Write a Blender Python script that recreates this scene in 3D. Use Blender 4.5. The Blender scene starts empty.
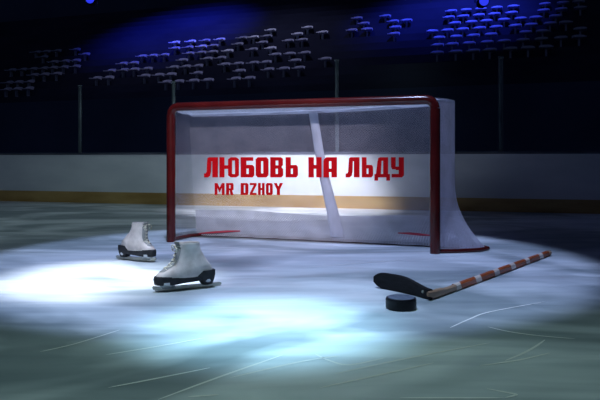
import bpy, bmesh, math, random
from mathutils import Vector, Matrix
random.seed(7)
sc = bpy.context.scene
COL = sc.collection

# ------------------------------------------------------------------ camera
F = 650.0                      # focal length in pixels of the 600x400 frame
EYE = 0.73
HZ = 159.0                     # horizon row
cam_d = bpy.data.cameras.new('camera')
cam_d.sensor_width = 36.0
cam_d.lens = F / 600 * 36
cam_d.shift_y = -(200 - HZ) / 600
cam_d.clip_start, cam_d.clip_end = 0.05, 200
cam = bpy.data.objects.new('camera', cam_d)
cam.location = (0, 0, EYE)
cam.rotation_euler = (math.radians(90), 0, 0)
COL.objects.link(cam)
sc.camera = cam

# ------------------------------------------------------------------ world, view
w = bpy.data.worlds.new('arena_dark')
sc.world = w
w.use_nodes = True
w.node_tree.nodes['Background'].inputs[0].default_value = (0.14, 0.20, 0.46, 1)
w.node_tree.nodes['Background'].inputs[1].default_value = 0.065
sc.view_settings.view_transform = 'Standard'
sc.view_settings.look = 'None'
sc.view_settings.gamma = 1
sc.view_settings.use_curve_mapping = False
sc.view_settings.exposure = 0.0

# ------------------------------------------------------------------ arena spotlights, with added fills for goal, boards and ice
def spot(name, loc, target, radius, energy, color, blend, size=0.12):
    d = bpy.data.lights.new(name, 'SPOT')
    d.energy = energy
    d.color = color
    v = Vector(target) - Vector(loc)
    d.spot_size = 2 * math.atan(radius / v.length)
    d.spot_blend = blend
    d.shadow_soft_size = size
    o = bpy.data.objects.new(name, d)
    o.location = loc
    o.rotation_euler = v.to_track_quat('-Z', 'Y').to_euler()
    COL.objects.link(o)
    return o

spot('pool_light', (-0.5, 3.2, 8.0), (-0.16, 4.72, 0), 2.25, 2050, (0.48, 0.62, 1.0), 0.10)
spot('hot_light_left', (-1.4, 3.0, 7.5), (-1.22, 3.98, 0), 0.82, 5600, (0.86, 0.92, 1.0), 1.0)
spot('hot_light_middle', (-0.3, 2.0, 7.5), (-0.14, 2.84, 0), 0.70, 4700, (0.44, 0.80, 1.0), 1.0)
spot('added_goal_light', (-0.5, -0.8, 3.3), (-0.24, 6.3, 0.50), 1.32, 1050, (0.86, 0.83, 1.0), 0.8)  # added lamp behind the eye, fills the net and lettering
spot('added_board_light', (0.0, 7.2, 3.2), (-0.2, 9.3, -0.2), 1.9, 1150, (0.88, 0.88, 1.0), 0.6)  # added to brighten the boards seen through the goal
spot('added_rim_light', (0.1, 1.2, 6.5), (-0.05, 2.5, 0), 2.15, 470, (0.60, 0.92, 0.80), 1.0)  # added fill for the near ice
spot('added_wide_light', (-2.5, -1.0, 3.5), (-3.6, 10.0, 0.4), 7.5, 370, (0.60, 0.78, 0.84), 1.0, 0.5)  # added front fill for the boards
spot('added_back_light', (-2.0, 7.0, 8.0), (-2.2, 8.2, 0), 4.5, 330, (0.62, 0.86, 0.80), 0.9, 0.5)  # added overhead fill for the rear ice
spot('stand_light_right', (8.0, 26.0, 18.0), (7.4, 30.5, 8.8), 4.8, 17000, (0.04, 0.07, 1.0), 1.0, 0.5)
spot('stand_light_middle', (-7.0, 31.0, 20.0), (-7.0, 35.5, 10.6), 4.6, 19000, (0.03, 0.05, 1.0), 1.0, 0.5)
spot('stand_light_pale', (-3.0, 27.0, 20.0), (-4.0, 31.0, 4.4), 12.0, 2900, (0.56, 0.58, 1.0), 1.0, 0.5)

# ------------------------------------------------------------------ materials
def mat(name, color, rough=0.5, metal=0.0, spec=0.5, emit=None):
    m = bpy.data.materials.new(name)
    m.use_nodes = True
    b = m.node_tree.nodes['Principled BSDF']
    b.inputs['Base Color'].default_value = (*color, 1)
    b.inputs['Roughness'].default_value = rough
    b.inputs['Metallic'].default_value = metal
    b.inputs['Specular IOR Level'].default_value = spec
    if emit:
        b.inputs['Emission Color'].default_value = (*emit[0], 1)
        b.inputs['Emission Strength'].default_value = emit[1]
    return m

def noisy(name, c1, c2, scale=(8, 8, 8), rough=0.5, metal=0.0, spec=0.5, lo=0.35, hi=0.65, bump=0.0, detail=4.0):
    m = mat(name, c1, rough, metal, spec)
    nt = m.node_tree
    b = nt.nodes['Principled BSDF']
    tc = nt.nodes.new('ShaderNodeTexCoord')
    mp = nt.nodes.new('ShaderNodeMapping')
    mp.inputs['Scale'].default_value = scale
    n = nt.nodes.new('ShaderNodeTexNoise')
    n.inputs['Scale'].default_value = 1.0
    n.inputs['Detail'].default_value = detail
    r = nt.nodes.new('ShaderNodeValToRGB')
    r.color_ramp.elements[0].position = lo
    r.color_ramp.elements[1].position = hi
    r.color_ramp.elements[0].color = (*c1, 1)
    r.color_ramp.elements[1].color = (*c2, 1)
    L = nt.links.new
    L(tc.outputs['Object'], mp.inputs['Vector'])
    L(mp.outputs['Vector'], n.inputs['Vector'])
    L(n.outputs['Fac'], r.inputs['Fac'])
    L(r.outputs['Color'], b.inputs['Base Color'])
    if bump:
        bp = nt.nodes.new('ShaderNodeBump')
        bp.inputs['Strength'].default_value = bump
        bp.inputs['Distance'].default_value = 0.01
        L(n.outputs['Fac'], bp.inputs['Height'])
        L(bp.outputs['Normal'], b.inputs['Normal'])
    return m

def net_mat(name, color, pitch, cover, trans=0.35):
    """Woven diamond netting: cords where either diagonal wave is near its crest, open holes elsewhere."""
    m = bpy.data.materials.new(name)
    m.use_nodes = True
    nt = m.node_tree
    nt.nodes.clear()
    L = nt.links.new
    def math_(op, a, b=None):
        n = nt.nodes.new('ShaderNodeMath')
        n.operation = op
        for i, v in enumerate((a, b)):
            if v is None: continue
            if isinstance(v, (int, float)): n.inputs[i].default_value = v
            else: L(v, n.inputs[i])
        return n.outputs[0]
    uv = nt.nodes.new('ShaderNodeUVMap')
    sp = nt.nodes.new('ShaderNodeSeparateXYZ')
    L(uv.outputs['UV'], sp.inputs[0])
    ax = math_('ADD', sp.outputs[0], sp.outputs[1])
    bx = math_('SUBTRACT', sp.outputs[0], sp.outputs[1])
    fa = math_('FRACT', math_('DIVIDE', ax, pitch))
    fb = math_('FRACT', math_('DIVIDE', bx, pitch))
    k = 1 - math.sqrt(1 - cover)            # share of the pitch each cord takes
    cord = math_('MAXIMUM', math_('LESS_THAN', fa, k), math_('LESS_THAN', fb, k))
    dif = nt.nodes.new('ShaderNodeBsdfDiffuse')
    tr = nt.nodes.new('ShaderNodeBsdfTranslucent')
    tp = nt.nodes.new('ShaderNodeBsdfTransparent')
    n = nt.nodes.new('ShaderNodeTexNoise')
    n.inputs['Scale'].default_value = 6
    L(uv.outputs['UV'], n.inputs['Vector'])
    rp = nt.nodes.new('ShaderNodeValToRGB')
    rp.color_ramp.elements[0].color = (*[c * .82 for c in color], 1)
    rp.color_ramp.elements[1].color = (*color, 1)
    rp.color_ramp.elements[0].position = .35
    rp.color_ramp.elements[1].position = .6
    L(n.outputs['Fac'], rp.inputs['Fac'])
    L(rp.outputs['Color'], dif.inputs['Color'])
    L(rp.outputs['Color'], tr.inputs['Color'])
    mx = nt.nodes.new('ShaderNodeMixShader')
    mx.inputs[0].default_value = trans
    L(dif.outputs[0], mx.inputs[1])
    L(tr.outputs[0], mx.inputs[2])
    mo = nt.nodes.new('ShaderNodeMixShader')
    L(cord, mo.inputs[0])
    L(tp.outputs[0], mo.inputs[1])
    L(mx.outputs[0], mo.inputs[2])
    out = nt.nodes.new('ShaderNodeOutputMaterial')
    L(mo.outputs[0], out.inputs[0])
    return m

def ice_mat():
    m = mat('ice', (0.7, 0.8, 0.85), 0.38, 0, 0.35)
    nt = m.node_tree
    b = nt.nodes['Principled BSDF']
    L = nt.links.new
    tc = nt.nodes.new('ShaderNodeTexCoord')
    def noise(scale, rot, detail, dist):
        mp = nt.nodes.new('ShaderNodeMapping')
        mp.inputs['Scale'].default_value = scale
        mp.inputs['Rotation'].default_value = (0, 0, rot)
        n = nt.nodes.new('ShaderNodeTexNoise')
        n.inputs['Scale'].default_value = 1
        n.inputs['Detail'].default_value = detail
        n.inputs['Distortion'].default_value = dist
        L(tc.outputs['Object'], mp.inputs['Vector'])
        L(mp.outputs['Vector'], n.inputs['Vector'])
        return n.outputs['Fac']
    def ramp(f, p0, c0, p1, c1):
        r = nt.nodes.new('ShaderNodeValToRGB')
        e = r.color_ramp.elements
        e[0].position, e[1].position = p0, p1
        e[0].color, e[1].color = (*c0, 1), (*c1, 1)
        L(f, r.inputs['Fac'])
        return r.outputs['Color']
    # broad frosted clouds, then scraped streaks across the rink
    c = ramp(noise((0.55, 0.9, 1), 0.25, 3, 1.2), .41, (.36, .41, .45), .57, (.82, .86, .92))
    s = ramp(noise((0.8, 4.2, 1), -0.16, 6, 1.1), .34, (.62, .66, .68), .62, (1, 1, 1))
    mx = nt.nodes.new('ShaderNodeMix')
    mx.data_type = 'RGBA'
    mx.blend_type = 'MULTIPLY'
    mx.inputs[0].default_value = 0.75
    L(c, mx.inputs[6])
    L(s, mx.inputs[7])
    L(mx.outputs[2], b.inputs['Base Color'])
    rr = ramp(noise((2.2, 5.0, 1), 0.1, 3, 0.5), .35, (.28,) * 3, .65, (.55,) * 3)
    L(rr, b.inputs['Roughness'])
    return m

M = dict(
    ice=ice_mat(),
    scratch=mat('ice_scratch', (0.98, 0.98, 0.98), 0.35),
    board=noisy('board_white', (.60, .64, .68), (.74, .77, .80), (0.9, 0.9, 2.5), 0.45),
    kick=noisy('kick_yellow', (.34, .20, .055), (.50, .33, .12), (1.5, 1.5, 6), 0.5),
    cap=noisy('board_cap', (.05, .06, .09), (.09, .10, .14), (2, 2, 2), 0.4),
    post=noisy('glass_post', (.06, .085, .10), (.11, .14, .16), (3, 3, 3), 0.4, 0.3),
    hall=noisy('hall_navy', (.05, .075, .13), (.07, .10, .17), (.3, .3, .5), 0.7),
    tier=noisy('tier_dark', (.022, .026, .055), (.04, .045, .085), (.4, .4, .7), 0.8),
    seat=noisy('seat_plastic', (.38, .39, .48), (.58, .59, .68), (2, 2, 2), 0.45),
    seat_highlight=mat('seat_highlight', (.92, .93, .98), 0.4),  # paler colour stands in for the brightest highlights on the seats
    red=noisy('goal_red', (.060, .004, .004), (.095, .007, .006), (4, 4, 4), 0.22),
    letter=mat('added_caption_red', (.74, .004, .009), 0.6, 0, .08),
    red_cloth=mat('red_cloth', (.55, .05, .08), 0.7),
    net=net_mat('net_cord', (.82, .79, .95), .014, .27),
    side=net_mat('net_double', (.74, .72, .86), .014, .80),
    skirt=net_mat('skirt_canvas', (.74, .74, .82), .022, .82),
    pad=noisy('brace_pad', (.46, .47, .56), (.66, .67, .78), (5, 5, 3), 0.6),
    leather=noisy('boot_leather', (.46, .41, .39), (.68, .62, .60), (14, 14, 14), 0.42),
    tongue=noisy('tongue_grey', (.16, .17, .17), (.26, .26, .26), (20, 20, 20), 0.7),
    lining=mat('boot_lining', (.10, .09, .09), 0.9),
    lace=mat('lace', (.50, .48, .40), 0.8),
    sole=noisy('boot_sole', (.010, .011, .014), (.026, .028, .032), (20, 20, 20), 0.5, spec=.25),
    steel=noisy('blade_steel', (.30, .30, .26), (.46, .46, .40), (12, 12, 12), 0.3, 0.8),
    steel_dull=noisy('holder_steel', (.42, .44, .46), (.62, .64, .66), (12, 12, 12), 0.4, 0.6),
    rubber=noisy('puck_rubber', (.004, .004, .006), (.009, .009, .012), (30, 30, 30), 0.40, spec=.22),
    sheen=noisy('puck_sheen', (.07, .09, .14), (.14, .17, .24), (40, 40, 40), 0.5),  # blue sheen of the puck's top, painted as a pale colour
    tape=noisy('black_tape', (.003, .003, .004), (.008, .008, .010), (25, 25, 80), 0.55, spec=.2, bump=.4),
    wood=noisy('stick_wood', (.28, .17, .11), (.44, .29, .20), (4, 30, 30), 0.45),
    can=mat('lamp_can', (.02, .02, .025), 0.5),
    lens=mat('lamp_lens', (.02, .03, .3), 0.3, emit=((.03, .05, 1.0), 0.9)),
)

def stripe_mat():
    m = mat('striped_grip', (.6, .1, .03), 0.45)
    nt = m.node_tree
    b = nt.nodes['Principled BSDF']
    L = nt.links.new
    tc = nt.nodes.new('ShaderNodeTexCoord')
    mp = nt.nodes.new('ShaderNodeMapping')
    mp.inputs['Rotation'].default_value = (0, 0.5, 0.9)
    wv = nt.nodes.new('ShaderNodeTexWave')
    wv.inputs['Scale'].default_value = 2.0
    wv.inputs['Distortion'].default_value = 0.6
    wv.inputs['Phase Offset'].default_value = 2.2
    r = nt.nodes.new('ShaderNodeValToRGB')
    e = r.color_ramp.elements
    e[0].position, e[1].position = .80, .86
    e[0].color, e[1].color = (.36, .075, .018, 1), (.70, .60, .54, 1)
    L(tc.outputs['Object'], mp.inputs['Vector'])
    L(mp.outputs['Vector'], wv.inputs['Vector'])
    L(wv.outputs['Fac'], r.inputs['Fac'])
    L(r.outputs['Color'], b.inputs['Base Color'])
    return m
M['grip'] = stripe_mat()

def glass_mat():
    m = bpy.data.materials.new('rink_glass')
    m.use_nodes = True
    nt = m.node_tree
    nt.nodes.clear()
    g = nt.nodes.new('ShaderNodeBsdfGlossy')
    g.inputs['Roughness'].default_value = .25
    g.inputs['Color'].default_value = (.5, .6, .75, 1)
    t = nt.nodes.new('ShaderNodeBsdfTransparent')
    t.inputs['Color'].default_value = (.90, .93, .97, 1)
    mx = nt.nodes.new('ShaderNodeMixShader')
    mx.inputs[0].default_value = .003
    o = nt.nodes.new('ShaderNodeOutputMaterial')
    nt.links.new(t.outputs[0], mx.inputs[1])
    nt.links.new(g.outputs[0], mx.inputs[2])
    nt.links.new(mx.outputs[0], o.inputs[0])
    return m
M['glass'] = glass_mat()

# ------------------------------------------------------------------ helpers
def obj(name, bm, m, parent=None, smooth=True, loc=None, rotz=0):
    bmesh.ops.recalc_face_normals(bm, faces=bm.faces)
    me = bpy.data.meshes.new(name)
    bm.to_mesh(me)
    bm.free()
    if smooth:
        for p in me.polygons: p.use_smooth = True
        try: me.set_sharp_from_angle(angle=math.radians(40))
        except Exception: pass
    me.materials.append(m)
    o = bpy.data.objects.new(name, me)
    COL.objects.link(o)
    if parent is not None: o.parent = parent
    if loc is not None: o.location = loc
    if rotz: o.rotation_euler = (0, 0, rotz)
    return o

def tag(o, label, cat, group=None):
    o['label'] = label
    o['category'] = cat
    if group: o['group'] = group
    return o

def empty(name, loc, rotz=0):
    o = bpy.data.objects.new(name, None)
    o.location = loc
    o.rotation_euler = (0, 0, rotz)
    o.empty_display_size = .1
    COL.objects.link(o)
    return o

def struct(name, bm, m, parent=None, smooth=False):
    o = obj(name, bm, m, parent, smooth)
    if parent is None: o['kind'] = 'structure'
    return o

def box(bm, x0, x1, y0, y1, z0, z1, mtx=None, bevel=0, seg=2):
    r = bmesh.ops.create_cube(bm, size=1)
    vs = r['verts']
    for v in vs:
        v.co = Vector((x0 + (v.co.x + .5) * (x1 - x0), y0 + (v.co.y + .5) * (y1 - y0), z0 + (v.co.z + .5) * (z1 - z0)))
    if bevel:
        es = list({e for v in vs for e in v.link_edges})
        rb = bmesh.ops.bevel(bm, geom=es, offset=bevel, segments=seg, affect='EDGES', profile=.5)
        vs = list({v for f in rb['faces'] for v in f.verts} | {v for v in vs if v.is_valid})
    if mtx is not None:
        for v in vs: v.co = mtx @ v.co
    return vs

def tube(bm, pts, rad, n=12, caps=True):
    pts = [Vector(p) for p in pts]
    rads = rad if isinstance(rad, (list, tuple)) else [rad] * len(pts)
    rings = []
    prev = None
    for i, p in enumerate(pts):
        a = pts[max(i - 1, 0)]
        b = pts[min(i + 1, len(pts) - 1)]
        t = (b - a).normalized()
        if prev is None:
            ref = Vector((0, 0, 1)) if abs(t.z) < .9 else Vector((1, 0, 0))
            x = ref.cross(t).normalized()
        else:
            x = (prev - t * prev.dot(t)).normalized()
        prev = x
        y = t.cross(x)
        rings.append([bm.verts.new(p + (x * math.cos(q) + y * math.sin(q)) * rads[i])
                      for q in [2 * math.pi * k / n for k in range(n)]])
    for r0, r1 in zip(rings, rings[1:]):
        for k in range(n):
            bm.faces.new((r0[k], r0[(k + 1) % n], r1[(k + 1) % n], r1[k]))
    if caps:
        bm.faces.new(rings[0][::-1])
        bm.faces.new(rings[-1])

def loft(bm, rings, close0=True, close1=True):
    R = [[bm.verts.new(Vector(p)) for p in r] for r in rings]
    n = len(R[0])
    for a, b in zip(R, R[1:]):
        for k in range(n):
            bm.faces.new((a[k], a[(k + 1) % n], b[(k + 1) % n], b[k]))
    if close0: bm.faces.new(R[0][::-1])
    if close1: bm.faces.new(R[-1])

def prism(bm, poly, mp, d0, d1):
    """poly of 2D points; mp(a, b, d) -> 3D; extruded from d0 to d1."""
    A = [bm.verts.new(mp(a, b, d0)) for a, b in poly]
    B = [bm.verts.new(mp(a, b, d1)) for a, b in poly]
    n = len(poly)
    bm.faces.new(A)
    bm.faces.new(B[::-1])
    for i in range(n):
        bm.faces.new((A[i], B[i], B[(i + 1) % n], A[(i + 1) % n]))

def sheet(fn, nu, nv, uvfn=None, thick=0.0):
    """grid surface fn(s, t); uv in metres"""
    bm = bmesh.new()
    uvl = bm.loops.layers.uv.new('UVMap')
    g = [[bm.verts.new(fn(i / nu, j / nv)) for j in range(nv + 1)] for i in range(nu + 1)]
    for i in range(nu):
        for j in range(nv):
            f = bm.faces.new((g[i][j], g[i + 1][j], g[i + 1][j + 1], g[i][j + 1]))
            for lp, (a, b) in zip(f.loops, ((i, j), (i + 1, j), (i + 1, j + 1), (i, j + 1))):
                lp[uvl].uv = uvfn(a / nu, b / nv)
    return bm

def on_ice(px, py, z=0.0):
    d = F * (EYE - z) / (py - HZ)
    return Vector(((px - 300) / F * d, d, z))

# ------------------------------------------------------------------ the rink: ice, boards, glass posts
bm = bmesh.new()
box(bm, -14, 14, -2, 14.5, -.05, 0)
ice = struct('floor', bm, M['ice'])

SB = -0.2908                                    # boards run nearer to the right
def board(x, off=0.0, z=0.0):                   # point on the boards' front face; off goes behind it
    ln = math.hypot(1, SB)
    return Vector((x - off * SB / ln, 9.80 + SB * x + off / ln, z))

def board_run(bm, x0, x1, o0, o1, z0, z1):
    rings = []
    for x in (x0, x1):
        rings.append([board(x, o0, z0), board(x, o1, z0), board(x, o1, z1), board(x, o0, z1)])
    loft(bm, rings)
bm = bmesh.new(); board_run(bm, -11, 10, 0, .10, .185, .80)
wall_back = struct('wall_back', bm, M['board'])
bm = bmesh.new(); board_run(bm, -11, 10, -.012, .10, 0, .185)
struct('baseboard_back', bm, M['kick'])
bm = bmesh.new(); board_run(bm, -11, 10, -.01, .11, .80, .835)
struct('trim_1', bm, M['cap'])

POSTX = [(78, 86), (172, 82), (336, 60), (501, 57)]
posts = []
def post_at(px):
    k = (px - 300) / F
    y = 9.80 / (1 - SB * k)
    return k * y, y
names = ['slim grey upright on the boards at the far left',
         'slim grey upright behind the left end of the crossbar',
         'slim grey upright behind the middle of the crossbar',
         'slim grey upright on the boards to the right of the goal']
for (px, py), lb in zip(POSTX, names):
    x, y = post_at(px)
    top = EYE + (HZ - py) / F * y
    r = empty('glass_upright', board(x, .06, .835))
    bm = bmesh.new()
    box(bm, -.028, .028, -.022, .022, .0, top - .835, bevel=.008)
    obj('post', bm, M['post'], r)
    bm = bmesh.new()
    box(bm, -.036, .036, -.03, .03, top - .845, top - .815, bevel=.008)
    obj('cap', bm, M['post'], r)
    tag(r, lb, 'post', 'uprights of the rink glass')
    posts.append((x, top))
ends = [(-9.0, 1.95)] + posts + [(7.6, 2.1)]
for i, ((xa, ta), (xb, tb)) in enumerate(zip(ends, ends[1:])):
    bm = bmesh.new()
    a, b = xa + .05, xb - .05
    zt = min(ta, tb) - .03
    loft(bm, [[board(a, .054, .835), board(a, .066, .835), board(a, .066, zt), board(a, .054, zt)],
              [board(b, .054, .835), board(b, .066, .835), board(b, .066, zt), board(b, .054, zt)]])
    struct('window_%d' % (i + 1), bm, M['glass'])

# skating scratches cut into the ice, belonging to the floor
SCR = [[(108, 388), (160, 378), (210, 368)], [(158, 400), (220, 377), (283, 355)], [(188, 397), (219, 395)],
       [(106, 355), (155, 347), (205, 338)], [(335, 374), (410, 358), (490, 343)], [(320, 388), (380, 375), (434, 363)],
       [(315, 354), (330, 361), (350, 365), (385, 358)], [(488, 327), (510, 332), (540, 336), (575, 339)],
       [(545, 340), (535, 347), (522, 354), (505, 361)], [(400, 398), (505, 398)], [(487, 389), (508, 393), (516, 395), (505, 398)],
       [(450, 328), (470, 319), (490, 312), (544, 302)], [(300, 268), (350, 264), (405, 260)], [(480, 366), (520, 360), (550, 353)],
       [(230, 378), (300, 362), (340, 356)], [(40, 352), (75, 344), (120, 330)]]
bm = bmesh.new()
for s in SCR:
    P = [on_ice(*p) for p in s]
    Q = []
    for i in range(len(P) - 1):
        p0, p1, p2, p3 = P[max(i - 1, 0)], P[i], P[i + 1], P[min(i + 2, len(P) - 1)]
        for k in range(6):
            t = k / 6
            Q.append(.5 * ((2 * p1) + (p2 - p0) * t + (2 * p0 - 5 * p1 + 4 * p2 - p3) * t * t + (3 * p1 - p0 - 3 * p2 + p3) * t ** 3))
    Q.append(P[-1])
    n = len(Q)
    prev = None
    for i, q in enumerate(Q):
        t = (Q[min(i + 1, n - 1)] - Q[max(i - 1, 0)]).normalized()
        sd = Vector((-t.y, t.x, 0)) * .0046 * (0.25 + math.sin(math.pi * i / (n - 1)) ** .5) 
        up = Vector((0, 0, .0012))
        cur = (bm.verts.new(q + sd + up), bm.verts.new(q - sd + up))
        if prev: bm.faces.new((prev[0], prev[1], cur[1], cur[0]))
        prev = cur
obj('skate_scratches', bm, M['scratch'], ice, False)

# ------------------------------------------------------------------ dark hall and stand behind the boards
SS = -0.36
def stand(x, y0, z): return Vector((x, y0 + SS * x, z))
def stand_run(bm, x0, x1, ya, yb, z0, z1):
    loft(bm, [[stand(x, ya, z0), stand(x, yb, z0), stand(x, yb, z1), stand(x, ya, z1)] for x in (x0, x1)])
RISE, RUN = 0.45, 0.80
ROW0 = -3
def row_y(r): return 29.0 + RUN * r
def row_z(r): return 4.70 + RISE * r
bm = bmesh.new()
stand_run(bm, -30, 26, row_y(ROW0) - .75, row_y(ROW0) - .45, -.05, row_z(ROW0) + .05)
struct('wall_front_of_stand', bm, M['hall'])
bm = bmesh.new()
for r in range(ROW0, 14):
    stand_run(bm, -30, 26, row_y(r) - .45, row_y(r) + RUN - .45 if r < 13 else row_y(r) + 3, row_z(r) - 1.2, row_z(r))
struct('floor_of_stand', bm, M['tier'])
bm = bmesh.new()
stand_run(bm, -30, 26, row_y(13) + 3, row_y(13) + 3.3, 0, 22)
struct('wall_far', bm, M['hall'])
bm = bmesh.new()
box(bm, -34, 30, 14.5, 46, -.25, -.05)
struct('floor_of_hall', bm, M['hall'])

def seat_mesh():
    bm = bmesh.new()
    # seat pan, dished a little, and a curved backrest with a rounded top
    rings = []
    for i in range(7):
        t = i / 6
        x = -.25 + .50 * t
        dip = -.018 * math.sin(math.pi * t)
        c = .03 * (1 - math.sin(math.pi * t))
        rings.append([(x, -.20 + c, .40 + dip), (x, .18, .375 + dip), (x, .18, .405 + dip), (x, -.19 + c, .445 + dip)])
    loft(bm, rings)
    rings = []
    for i in range(7):
        t = i / 6
        x = -.25 + .50 * t
        b = .05 * math.sin(math.pi * t)
        top = .52 + .05 * math.sin(math.pi * t) ** .6
        rings.append([(x, .16 + b, .42), (x, .20 + b, .42), (x, .24 + b, top), (x, .215 + b, top)])
    loft(bm, rings)
    box(bm, -.035, .035, .02, .17, 0, .40)
    bmesh.ops.recalc_face_normals(bm, faces=bm.faces)
    me = bpy.data.meshes.new('stadium_seat')
    bm.to_mesh(me); bm.free()
    for p in me.polygons: p.use_smooth = True
    me.set_sharp_from_angle(angle=math.radians(40))
    return me
seat_me = seat_mesh(); seat_me.materials.append(M['seat'])
pale_me = seat_me.copy(); pale_me.materials[0] = M['seat_highlight']
ang = math.atan(SS)
def px_to_stand_x(px, r):
    k = (px - 300) / F
    y = row_y(r) / (1 - SS * k)
    return k * y
ORD = ['bottom', 'second', 'third', 'fourth', 'fifth', 'sixth', 'seventh', 'eighth', 'ninth']
#  block name, rows, left and right pixel of each row, share of seats kept
BLOCKS = [
    ('blue-lit right block of the stand', [(0, 438, 562), (1, 432, 578), (2, 440, 590), (3, 428, 575), (4, 440, 572), (5, 445, 578), (6, 452, 580)], .86),
    ('middle block left of centre', [(-2, 88, 285), (-1, 92, 322), (0, 98, 330), (1, 118, 300), (2, 140, 318), (3, 172, 312), (4, 205, 305)], .62),
    ('far left block', [(-2, 4, 40), (-1, 4, 52), (0, 22, 60), (1, 8, 74), (2, 12, 80), (3, 10, 84), (4, 26, 86)], .62),
    ('dim block right of centre', [(3, 345, 395), (4, 352, 400), (5, 320, 405), (6, 330, 410)], .40),
]
for bname, rows, keep in BLOCKS:
    for j, (r, pa, pb) in enumerate(rows):
        xa, xb = px_to_stand_x(pa, r), px_to_stand_x(pb, r)
        n = int((xb - xa) / .66)
        for k in range(n + 1):
            if random.random() > keep: continue
            x = xa + (k + .25 * (r % 2)) * .66 + random.uniform(-.06, .06)
            o = bpy.data.objects.new('stadium_seat', seat_me)
            o.location = stand(x, row_y(r), row_z(r))
            o.rotation_euler = (0, 0, ang + random.uniform(-.1, .1))
            COL.objects.link(o)
            tag(o, 'grey stadium seat in the %s row of the %s' % (ORD[j], bname), 'seat', 'seats in the %s row of the %s' % (ORD[j], bname))

def row_px(px, r):
    k = (px - 300) / F
    return HZ - (row_z(r) + .45 - EYE) * F / (row_y(r) / (1 - SS * k))
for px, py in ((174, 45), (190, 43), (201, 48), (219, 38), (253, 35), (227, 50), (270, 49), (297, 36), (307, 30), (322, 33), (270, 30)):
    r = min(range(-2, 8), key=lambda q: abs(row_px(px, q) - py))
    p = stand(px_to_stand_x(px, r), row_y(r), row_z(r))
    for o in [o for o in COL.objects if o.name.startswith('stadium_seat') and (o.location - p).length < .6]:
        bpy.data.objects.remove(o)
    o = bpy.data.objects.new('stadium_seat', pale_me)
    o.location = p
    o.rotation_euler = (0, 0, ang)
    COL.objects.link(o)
    tag(o, 'stadium seat coloured paler for its highlight than the grey seats around it', 'seat', 'seats in the stand coloured paler for highlights')

# blue stage lamps hung high over the stand
def stage_lamp(px, py, y, label):
    loc = Vector(((px - 300) / F * y, y, EYE + (HZ - py) / F * y))
    r = empty('stage_lamp', loc)
    bm = bmesh.new()
    rings = []
    for yy, rr in ((.0, .17), (.05, .19), (.3, .17), (.5, .12), (.56, .07)):
        rings.append([(rr * math.cos(q), yy, rr * math.sin(q)) for q in [2 * math.pi * i / 20 for i in range(20)]])
    loft(bm, rings)
    obj('lamp_body', bm, M['can'], r)
    bm = bmesh.new()
    loft(bm, [[(rr * math.cos(q), yy, rr * math.sin(q)) for q in [2 * math.pi * i / 20 for i in range(20)]] for yy, rr in ((-.03, .06), (-.02, .12), (.001, .155))])
    obj('lens', bm, M['lens'], r)
    bm = bmesh.new()
    tube(bm, [(-.22, .25, 0), (-.23, .25, .25), (-.1, .25, .34), (.1, .25, .34), (.23, .25, .25), (.22, .25, 0)], .018, 8)
    tube(bm, [(0, .25, .34), (0, .25, 3.0)], .03, 8)
    obj('yoke', bm, M['can'], r)
    tag(r, label, 'lamp', 'blue stage lamps')
stage_lamp(484, 1, 21.0, 'blue stage lamp glowing above the right-hand block of seats')
stage_lamp(90, -1, 23.0, 'blue stage lamp glowing at the top left of the hall')

# ------------------------------------------------------------------ the goal
GL = Vector((-1.14, 5.746, 0))
GR = Vector((1.043, 5.02, 0))
W = (GR - GL).length
U = (GR - GL).normalized()
N = Vector((-U.y, U.x, 0))
H = 1.22
goal = empty('hockey_goal', GL, math.atan2(U.y, U.x))
tag(goal, 'red-framed hockey goal with white netting and added red caption lettering across it', 'goal')
def g(u, n, z): return Vector((u, n, z))          # goal coordinates
PR = .040
def sm(t): t = max(0, min(1, t)); return t * t * (3 - 2 * t)
def ru(z):                                         # right rear edge of the net: upright, then flaring out
    t = max(0, 1 - z / .55)
    return W + .12 + .26 * t ** 2.2
def ztop(s): return 1.150 + .05 * s ** 3
def rn(s, z):
    ln = .33 + .13 * (1 - z / 1.2)
    return ln * (1 - s) + .335 * s + .035 * math.sin(math.pi * s) * (1 - abs(z - .5))
def back(s, z, off=0.0): return g(s * ru(z), rn(s, z) + off, z)

def post(u):
    bm = bmesh.new()
    tube(bm, [g(u, 0, 0), g(u, 0, H - .10)], PR, 16)
    return obj('goal_post', bm, M['red'], goal)
post(0); post(W)
bm = bmesh.new()
pts = [g(0, 0, H - .10)] + [g(.07 - .07 * math.cos(a), 0, H - .10 + .07 * math.sin(a)) for a in (math.pi / 8, math.pi / 4, 3 * math.pi / 8, math.pi / 2)]
pts += [g(W * k / 12, 0, H - .03) for k in range(1, 12)]
pts += [g(W - .07 + .07 * math.sin(a), 0, H - .10 + .07 * math.cos(a)) for a in (0, math.pi / 8, math.pi / 4, 3 * math.pi / 8, math.pi / 2)]
tube(bm, pts, PR * .93, 16)
obj('crossbar', bm, M['red'], goal)
# base frame lying on the ice
bm = bmesh.new()
pts = [g(0, 0, .022), g(.0, .2, .022), g(.01, .36, .022), g(.06, .44, .022)]
pts += [g(ru(0) * s, rn(s, 0) + .01, .022) for s in (.06, .15, .3, .45, .6, .75, .88, .95)]
pts += [g(ru(0) - .03, .36, .022), g(ru(0), .32, .022), g(ru(0) - .06, .20, .022), g(W + .16, .08, .022), g(W, 0, .022)]
tube(bm, [Vector((p.x, p.y, .016)) for p in pts], .016, 10)
obj('base_frame', bm, M['red'], goal)
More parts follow.
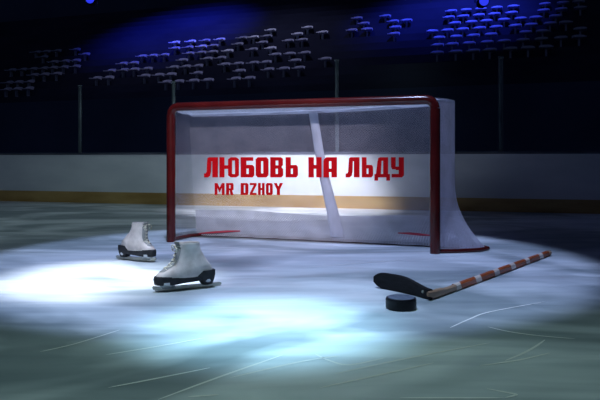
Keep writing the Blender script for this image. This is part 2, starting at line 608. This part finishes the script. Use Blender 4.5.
# top rail at the back, carried by two side rails
bm = bmesh.new()
tube(bm, [g(.02, 0, H - .04), g(.0, .25, 1.18)] + [g(ru(1.2) * s, rn(s, 1.17) + .015, ztop(s) - .01) for s in (.01, .1, .3, .5, .7, .9, .98)] + [g(W + .10, .27, 1.19), g(W, 0, H - .04)], .016, 8)
obj('top_rail', bm, M['pad'], goal)
# netting
b = sheet(lambda s, t: back(s, t * ztop(s)), 60, 30, lambda s, t: (s * 2.5, t * 1.2))
obj('back_net', b, M['net'], goal)
b = sheet(lambda s, t: g(W * (1 - s) + ru(t * 1.205) * s + .03 * math.sin(math.pi * s), .335 * s, t * (1.205)), 10, 40, lambda s, t: (s * .5, t * 1.2))
obj('side_net', b, M['side'], goal)
b = sheet(lambda s, t: g(-.01 * math.sin(math.pi * s), rn(0, t * 1.17) * s, t * (1.19 - .025 * s)), 10, 30, lambda s, t: (s * .45, t * 1.2))
obj('side_net', b, M['net'], goal)
def roof(s, t):
    u = s * (W * (1 - t) + ru(1.2) * t)
    z = (H - .045) * (1 - t) + ztop(s) * t - .03 * math.sin(math.pi * t) * (.6 + .4 * math.sin(s * 23))
    return g(u, rn(s, 1.17) * t, z)
b = sheet(roof, 60, 8, lambda s, t: (s * 2.4, t * .35))
obj('top_net', b, M['skirt'], goal)
b = sheet(lambda s, t: back(.01 + s * .975, .012 + t * (.235 + .012 * math.sin(s * 9)), -.02 - .02 * math.sin(s * 31) ** 2 * (1 - t)), 70, 8, lambda s, t: (s * 2.5, t * .25))
sk = obj('skirt', b, M['skirt'], goal)
# padded centre brace in front of the back net
def from_px(px, py, off):
    """point on the back net (goal coordinates) seen at this place of the picture"""
    dr = Vector(((px - 300) / F, 1, (HZ - py) / F))
    n = .38
    for _ in range(8):
        # (cam + dr*k - GL) . N = n
        k = (n - (Vector((0, 0, 0)) - GL).dot(N)) / dr.dot(N)
        P = Vector((0, 0, EYE)) + dr * k
        u = (P - GL).dot(U)
        z = P.z
        n = rn(max(0, min(1, u / ru(z))), z) + off
    return g(u, n, z)
bm = bmesh.new()
rings = []
for px, py, wd in ((313, 112, .040), (315, 125, .040), (319, 150, .042), (325, 180, .046), (331, 205, .052), (336, 228, .06), (338, 237, .066)):
    c = from_px(px, py, -.03)
    rings.append([c + Vector((wd * math.cos(q), .018 * math.sin(q), 0)) for q in [2 * math.pi * i / 14 for i in range(14)]])
loft(bm, rings)
obj('centre_brace', bm, M['pad'], goal)

for pl_ in ([(199, 233.5), (212, 232.5), (226, 231.5), (240, 231)], [(398, 233), (410, 233.5), (420, 234.5), (431, 235.5)]):
    bm = bmesh.new()
    tube(bm, [from_px(a, b_, -.045) for a, b_ in pl_], [.005, .010, .010, .005], 8)
    obj('red_piping', bm, M['red_cloth'], sk)

# ---- red title caption, added here as lettering on the netting (each letter a part)
# glyphs: list of filled polygons in a 0..1 box, y up
def R(x0, y0, x1, y1): return [(x0, y0), (x1, y0), (x1, y1), (x0, y1)]
def ring(x0, y0, x1, y1, sx, sy, c=.12):
    """rounded-corner box outline as four bars"""
    o = []
    o.append([(x0 + c, y0), (x1 - c, y0), (x1, y0 + c * .7), (x1, y0 + sy), (x0, y0 + sy), (x0, y0 + c * .7)])
    o.append([(x0, y1 - sy), (x1, y1 - sy), (x1, y1 - c * .7), (x1 - c, y1), (x0 + c, y1), (x0, y1 - c * .7)])
    o.append(R(x0, y0 + sy, x0 + sx, y1 - sy))
    o.append(R(x1 - sx, y0 + sy, x1, y1 - sy))
    return o
S = .42
GLYPH = {
    'Л': [R(.59, 0, 1, 1), [(.22, .8), (.59, .8), (.59, 1), (.36, 1), (.24, .95)], [(.18, .28), (.50, .28), (.52, .8), (.22, .8)], [(0, 0), (.28, 0), (.44, .08), (.50, .28), (.18, .28), (.12, .2), (0, .2)]],
    'Ю': [R(0, 0, .26, 1), R(.26, .42, .44, .60)] + ring(.44, 0, 1, 1, .21, .17, .14),
    'Б': [R(0, 0, S, 1), R(S, .82, .92, 1), R(S, .44, .66, .62), [(.66, .44), (1, .44), (.98, .54), (.86, .62), (.66, .62)], R(.59, .17, 1, .44), [(S, 0), (.86, 0), (1, .1), (1, .17), (S, .17)]],
    'О': ring(0, 0, 1, 1, S, .20, .16),
    'В': [R(0, 0, S, 1), [(S, .83), (1, .83), (.96, .94), (.82, 1), (S, 1)], R(.62, .6, .98, .83), [(S, .43), (.96, .43), (.86, .52), (.97, .60), (S, .60)], R(.59, .17, 1, .43), [(S, 0), (.86, 0), (1, .1), (1, .17), (S, .17)]],
    'Ь': [R(0, 0, S, 1), [(S, .44), (1, .44), (.98, .54), (.86, .62), (S, .62)], R(.59, .17, 1, .44), [(S, 0), (.86, 0), (1, .1), (1, .17), (S, .17)]],
    'Н': [R(0, 0, S, 1), R(.59, 0, 1, 1), R(S, .42, .59, .62)],
    'А': [R(0, 0, S, .80), R(.59, 0, 1, 1), [(0, .80), (.59, .80), (.59, 1), (.22, 1), (.06, .92)], R(S, .26, .59, .44)],
    'Д': [R(0, -.16, .24, .17), R(.76, -.16, 1, .17), R(.24, 0, .76, .17), R(.56, .17, .88, 1), [(.22, .82), (.56, .82), (.56, 1), (.36, 1), (.24, .95)], [(.10, .17), (.42, .17), (.46, .82), (.2, .82)]],
    'У': [R(.59, .17, 1, 1), [(0, .52), (.10, .40), (.36, .40), (.36, 1), (0, 1)], R(.36, .36, .59, .54), [(.05, 0), (.84, 0), (1, .1), (1, .17), (.05, .17)]],
    'M': [R(0, 0, .28, 1), R(.72, 0, 1, 1), [(.28, 1), (.28, .58), (.5, .2), (.5, .62)], [(.72, 1), (.5, .62), (.5, .2), (.72, .58)]],
    'R': [R(0, 0, S, 1), [(S, .82), (1, .82), (.96, .94), (.84, 1), (S, 1)], R(.59, .56, 1, .82), [(S, .38), (.9, .38), (1, .46), (1, .56), (S, .56)], [(.48, .38), (.80, .38), (1, 0), (.59, 0)]],
    'D': [R(0, 0, S, 1), [(S, .82), (1, .82), (.96, .93), (.82, 1), (S, 1)], R(.59, .18, 1, .82), [(S, 0), (.82, 0), (.96, .07), (1, .18), (S, .18)]],
    'Z': [R(0, .82, 1, 1), R(0, 0, 1, .18), [(0, .18), (.42, .18), (1, .82), (.58, .82)]],
    'H': [R(0, 0, S, 1), R(.59, 0, 1, 1), R(S, .40, .59, .60)],
    'O': ring(0, 0, 1, 1, S, .21, .18),
    'Y': [R(.32, 0, .68, .46), [(.32, .46), (.68, .46), (1, 1), (.66, 1), (.5, .70), (.5, .46)], [(.32, .46), (.5, .46), (.5, .70), (.34, 1), (0, 1)]],
}
TEXT = [('Л', 204, 218), ('Ю', 219.4, 239), ('Б', 240.6, 254.4), ('О', 255.6, 268.6), ('В', 270.2, 283.2), ('Ь', 285.6, 298),
        ('Н', 308.4, 321.6), ('А', 323.4, 337), ('Л', 345.6, 359.6), ('Ь', 361.8, 373.2), ('Д', 374.4, 390), ('У', 391, 404)]
TEXT2 = [('M', 214.6, 224.6), ('R', 226, 233.6), ('D', 240.6, 248.4), ('Z', 249.8, 256.6), ('H', 258, 264.6), ('O', 265.8, 272.8), ('Y', 273.8, 283)]
def letter(ch, x0, x1, ytop, ybot):
    bm = bmesh.new()
    for poly in GLYPH[ch]:
        def mp(a, b, d): return from_px(x0 + a * (x1 - x0), ybot - b * (ybot - ytop), -.052 + d)
        prism(bm, poly, mp, -.006, .006)
    obj('letter', bm, M['letter'], goal, False)
for ch, a, b_ in TEXT: letter(ch, a, b_, 157.2, 177.4)
for ch, a, b_ in TEXT2: letter(ch, a, b_, 183, 195)

# ------------------------------------------------------------------ figure skates
def skate(heel_px, toe_px, height, lean, label):
    A, B = on_ice(*heel_px), on_ice(*toe_px)
    Lb = (B - A).length
    d = (B - A).normalized()
    root = empty('figure_skate', (A + B) / 2, math.atan2(d.y, d.x))
    tag(root, label, 'skate', 'pair of white figure skates')
    k = Lb / .36                                   # x and y scale
    kz = height / .26
    # side profile: z, back x, front x, half width
    prof = [(.050, -.128, .158, .036), (.060, -.134, .166, .042), (.078, -.136, .168, .045), (.096, -.134, .158, .046), (.114, -.128, .130, .045),
            (.134, -.118, .098, .043), (.156, -.106, .074, .040), (.18, -.094, .058, .038), (.205, -.084, .048, .037), (.23, -.076, .042, .038), (.256, -.072, .040, .040)]
    def pl(z):
        b0, f0, h0 = pr(z)
        q = lean * sm((z - .10) / .13)
        return b0 + q, f0 + q, h0
    def pr(z):
        for a, b in zip(prof, prof[1:]):
            if z <= b[0]:
                t = (z - a[0]) / (b[0] - a[0])
                return [a[i] + (b[i] - a[i]) * t for i in range(1, 4)]
        return prof[-1][1:]
    def outline(z, sc_=1.0, nn=28, dz=0.0):
        b0, f0, hw = pr(z)
        c, a = (b0 + f0) / 2, (f0 - b0) / 2 * sc_
        o = []
        for i in range(nn):
            q = 2 * math.pi * i / nn
            cx, sy = math.cos(q), math.sin(q)
            e = .82
            x = c + a * math.copysign(abs(cx) ** e, cx)
            waist = 1 - .22 * math.exp(-((x + .02) / .045) ** 2) * max(0, 1 - (z - .05) / .06)
            heelnarrow = .86 if x < -.05 and z < .12 else 1
            y = hw * sc_ * waist * heelnarrow * math.copysign(abs(sy) ** e, sy)
            o.append(((x + lean * sm((z - .10) / .13)) * k, y * k, (z + dz) * kz))
        return o
    bm = bmesh.new()
    rings = [outline(.050 + (.256 - .050) * i / 24) for i in range(25)]
    # rolled cuff and inside wall
    rings += [outline(.256, .97, dz=.004), outline(.256, .88, dz=.003), outline(.252, .84)]
    rings += [outline(z, .82) for z in (.235, .21, .19)]
    loft(bm, rings, True, True)
    obj('boot', bm, M['leather'], root)
    bm = bmesh.new()
    loft(bm, [outline(.192, .80), outline(.205, .80), outline(.205, .70), outline(.198, .5)])
    obj('lining', bm, M['lining'], root)
    # tongue standing up inside the front of the cuff and showing down the laced opening
    bm = bmesh.new()
    rings = []
    for i in range(15):
        z = .108 + (.268 - .108) * i / 14
        b0, f0, hw = pl(min(z, .256))
        x = f0 + .0035 + (.010 if z > .25 else 0)
        hh = .022 + .006 * math.sin(math.pi * i / 14)
        rings.append([(((x - .010 * abs(t) ** 2) + th) * k, hh * t * k, z * kz) for t, th in ((-1, -.004), (-.5, .002), (0, .004), (.5, .002), (1, -.004), (.5, -.008), (0, -.008), (-.5, -.008))])
    loft(bm, rings)
    obj('tongue', bm, M['tongue'], root)
    # crossed laces over the opening
    bm = bmesh.new()
    zs = [.118, .138, .158, .18, .202, .225, .246]
    for i, z in enumerate(zs[:-1]):
        for sgn in (-1, 1):
            z2 = zs[i + 1]
            f1, h1 = pl(z)[1], pl(z)[2]
            f2, h2 = pl(z2)[1], pl(z2)[2]
            p = [((f1 - .010) * k, sgn * .022 * k, z * kz), ((f1 + f2) / 2 * k + .012 * k, 0, (z + z2) / 2 * kz), ((f2 - .010) * k, -sgn * .022 * k, z2 * kz)]
            tube(bm, p, .0034 * k, 6)
    f, h = pl(.246)[1:3]
    for sgn in (-1, 1):                             # bow loops
        tube(bm, [((f + .012) * k, 0, .246 * kz), ((f + .022) * k, sgn * .02 * k, .248 * kz), ((f + .018) * k, sgn * .038 * k, .232 * kz),
                  ((f + .016) * k, sgn * .03 * k, .215 * kz), ((f + .014) * k, sgn * .006 * k, .24 * kz)], .003 * k, 6)
    obj('laces', bm, M['lace'], root)
    # sole with a raised heel
    bm = bmesh.new()
    loft(bm, [[(x, y, zz - (.009 * kz * sm((x / k) / .09) if zz < .06 * kz else 0)) for x, y, _ in outline(.062, s)] for zz, s in ((.046 * kz, .98), (.050 * kz, 1.04), (.068 * kz, 1.06), (.082 * kz, 1.045), (.086 * kz, 1.0))])
    obj('sole', bm, M['sole'], root)
    bm = bmesh.new()
    rings = []
    for zz, x0, x1, hw in ((.020, -.126, -.074, .026), (.026, -.130, -.070, .030), (.048, -.136, -.058, .038), (.075, -.142, -.03, .044), (.10, -.142, -.06, .040)):
        c, a = (x0 + x1) / 2, (x1 - x0) / 2
        rings.append([((c + a * math.copysign(abs(math.cos(q)) ** .6, math.cos(q))) * k, hw * math.copysign(abs(math.sin(q)) ** .6, math.sin(q)) * k, zz * kz) for q in [2 * math.pi * i / 20 for i in range(20)]])
    loft(bm, rings)
    obj('heel', bm, M['sole'], root)
    # blade: runner with toe pick, turned-up tail, and two holders
    bm = bmesh.new()
    poly = [(-.18, .010), (-.172, .003), (-.15, 0), (.10, 0), (.14, .004), (.160, .010), (.166, .007), (.170, .016), (.176, .014), (.180, .026), (.174, .034),
            (.15, .030), (.10, .026), (-.04, .022), (-.12, .022), (-.172, .022), (-.18, .018)]
    prism(bm, poly, lambda a, b, dd: Vector((a * k, dd * k, b * kz)), -.006, .006)
    bl = obj('blade', bm, M['steel'], root, False)
    for x0, x1, t0, t1 in ((.055, .135, .075, .150), (-.118, -.074, -.125, -.070)):
        bm = bmesh.new()
        rings = []
        for zz, f in ((.014, 0), (.024, .35), (.040, 1), (.052, 1)):
            a0, a1 = x0 + (t0 - x0) * f, x1 + (t1 - x1) * f
            hw = .014 + .026 * f
            c, a = (a0 + a1) / 2, (a1 - a0) / 2
            rings.append([((c + a * math.cos(q)) * k, hw * math.sin(q) * k, zz * kz) for q in [2 * math.pi * i / 18 for i in range(18)]])
        loft(bm, rings)
        obj('blade_holder', bm, M['steel_dull'], root)
    return root
skate((221, 285.5), (152.5, 292.5), .262, .012, 'white figure skate nearest the viewer, toe pointing left, on the lit ice')
skate((116.5, 258.5), (156, 262.5), .275, .05, 'white figure skate beside the left goal post, toe pointing right, on the ice')

# ------------------------------------------------------------------ puck
c = on_ice(401, 308.5)
bm = bmesh.new()
PRAD, PH = .0735, .056
rings = []
NS = 48
for r_, z in ((PRAD - .010, 0), (PRAD - .003, .002), (PRAD, .007)):
    rings.append([(r_ * math.cos(2 * math.pi * i / NS), r_ * math.sin(2 * math.pi * i / NS), z) for i in range(NS)])
for j in range(5):                                   # knurled side
    z = .012 + (PH - .024) * j / 4
    rings.append([((PRAD + (.0011 if (i + j) % 2 else -.0004)) * math.cos(2 * math.pi * i / NS), (PRAD + (.0011 if (i + j) % 2 else -.0004)) * math.sin(2 * math.pi * i / NS), z) for i in range(NS)])
for r_, z in ((PRAD, PH - .007), (PRAD - .002, PH - .002), (PRAD - .008, PH), (PRAD - .02, PH)):
    rings.append([(r_ * math.cos(2 * math.pi * i / NS), r_ * math.sin(2 * math.pi * i / NS), z) for i in range(NS)])
loft(bm, rings)
pk = obj('hockey_puck', bm, M['rubber'], loc=c)
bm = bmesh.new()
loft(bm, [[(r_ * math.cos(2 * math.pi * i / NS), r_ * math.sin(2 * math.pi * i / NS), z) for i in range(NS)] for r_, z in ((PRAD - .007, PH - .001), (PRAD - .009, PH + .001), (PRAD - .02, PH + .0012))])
obj('top_face', bm, M['sheen'], pk)['label'] = 'top of the puck, pale blue sheen put into its colour'
tag(pk, 'thick black rubber puck lying flat in front of the stick blade', 'puck')

# ------------------------------------------------------------------ hockey stick
heel = on_ice(431, 300)
tip = on_ice(374.5, 287.5)
end = on_ice(549, 253, .02)
ax = (Vector((end.x, end.y, 0)) - heel)
Ls = ax.length
st = empty('hockey_stick', heel, math.atan2(ax.y, ax.x))
tag(st, 'hockey stick lying on the ice, black taped blade and red and white striped shaft', 'hockey stick')
inv = Matrix.Rotation(-math.atan2(ax.y, ax.x), 3, 'Z')
tl = inv @ (tip - heel)                              # blade tip in stick coordinates
bm = bmesh.new()
rings = []
NB = 18
bd = tl.normalized()
bs = Vector((-bd.y, bd.x, 0))
for i in range(NB + 1):
    t = i / NB
    p = bd * (t * tl.length) + bs * (-.022 * math.sin(math.pi * t))
    hgt = .056 + .036 * sm(t * 1.7)
    lo = 0.0
    if t > .82:
        q = (t - .82) / .18
        hgt = hgt - .026 * q ** 2.5
        lo = .030 * q ** 2.5
    th = .013 - .004 * t
    rings.append([p + bs * th + Vector((0, 0, lo + .004)), p + bs * (th * .5) + Vector((0, 0, lo)), p - bs * (th * .5) + Vector((0, 0, lo)), p - bs * th + Vector((0, 0, lo + .004)),
                  p - bs * th + Vector((0, 0, hgt - .004)), p - bs * (th * .5) + Vector((0, 0, hgt)), p + bs * (th * .5) + Vector((0, 0, hgt)), p + bs * th + Vector((0, 0, hgt - .004))])
loft(bm, rings)
bl = obj('blade', bm, M['tape'], st)
bm = bmesh.new()
pb = bd * .055 - bs * -.012
side = -1 if (inv @ Vector((0, -1, 0))).dot(bs) < 0 else 1
pc = bd * .05 + bs * (side * .014 - .022 * math.sin(math.pi * .12)) + Vector((0, 0, .036))
bmesh.ops.create_uvsphere(bm, u_segments=12, v_segments=8, radius=.008, matrix=Matrix.Translation(pc))
obj('rivet', bm, M['steel'], bl)
def rect_rings(x0, x1, wy, wz, zc0, zc1, n=2, r=.006):
    out = []
    for i in range(n):
        t = i / (n - 1)
        x = x0 + (x1 - x0) * t
        zc = zc0 + (zc1 - zc0) * t
        a, b = wy / 2, wz / 2
        out.append([Vector((x, y, zc + z)) for y, z in ((-a + r, -b), (a - r, -b), (a, -b + r), (a, b - r), (a - r, b), (-a + r, b), (-a, b - r), (-a, -b + r))])
    return out
bm = bmesh.new()
loft(bm, rect_rings(-.035, -.034, .014, .026, .036, .036) + rect_rings(.03, .12, .030, .040, .026, .024) + rect_rings(.16, Ls - .01, .030, .032, .020, .020))
obj('shaft', bm, M['wood'], st)
bm = bmesh.new()
loft(bm, rect_rings(.28, Ls - .045, .034, .036, .0205, .0205, 20))
obj('striped_tape', bm, M['grip'], st)
bm = bmesh.new()
loft(bm, rect_rings(Ls - .05, Ls, .040, .040, .0205, .0205, 3, .012))
obj('end_knob', bm, M['wood'], st)
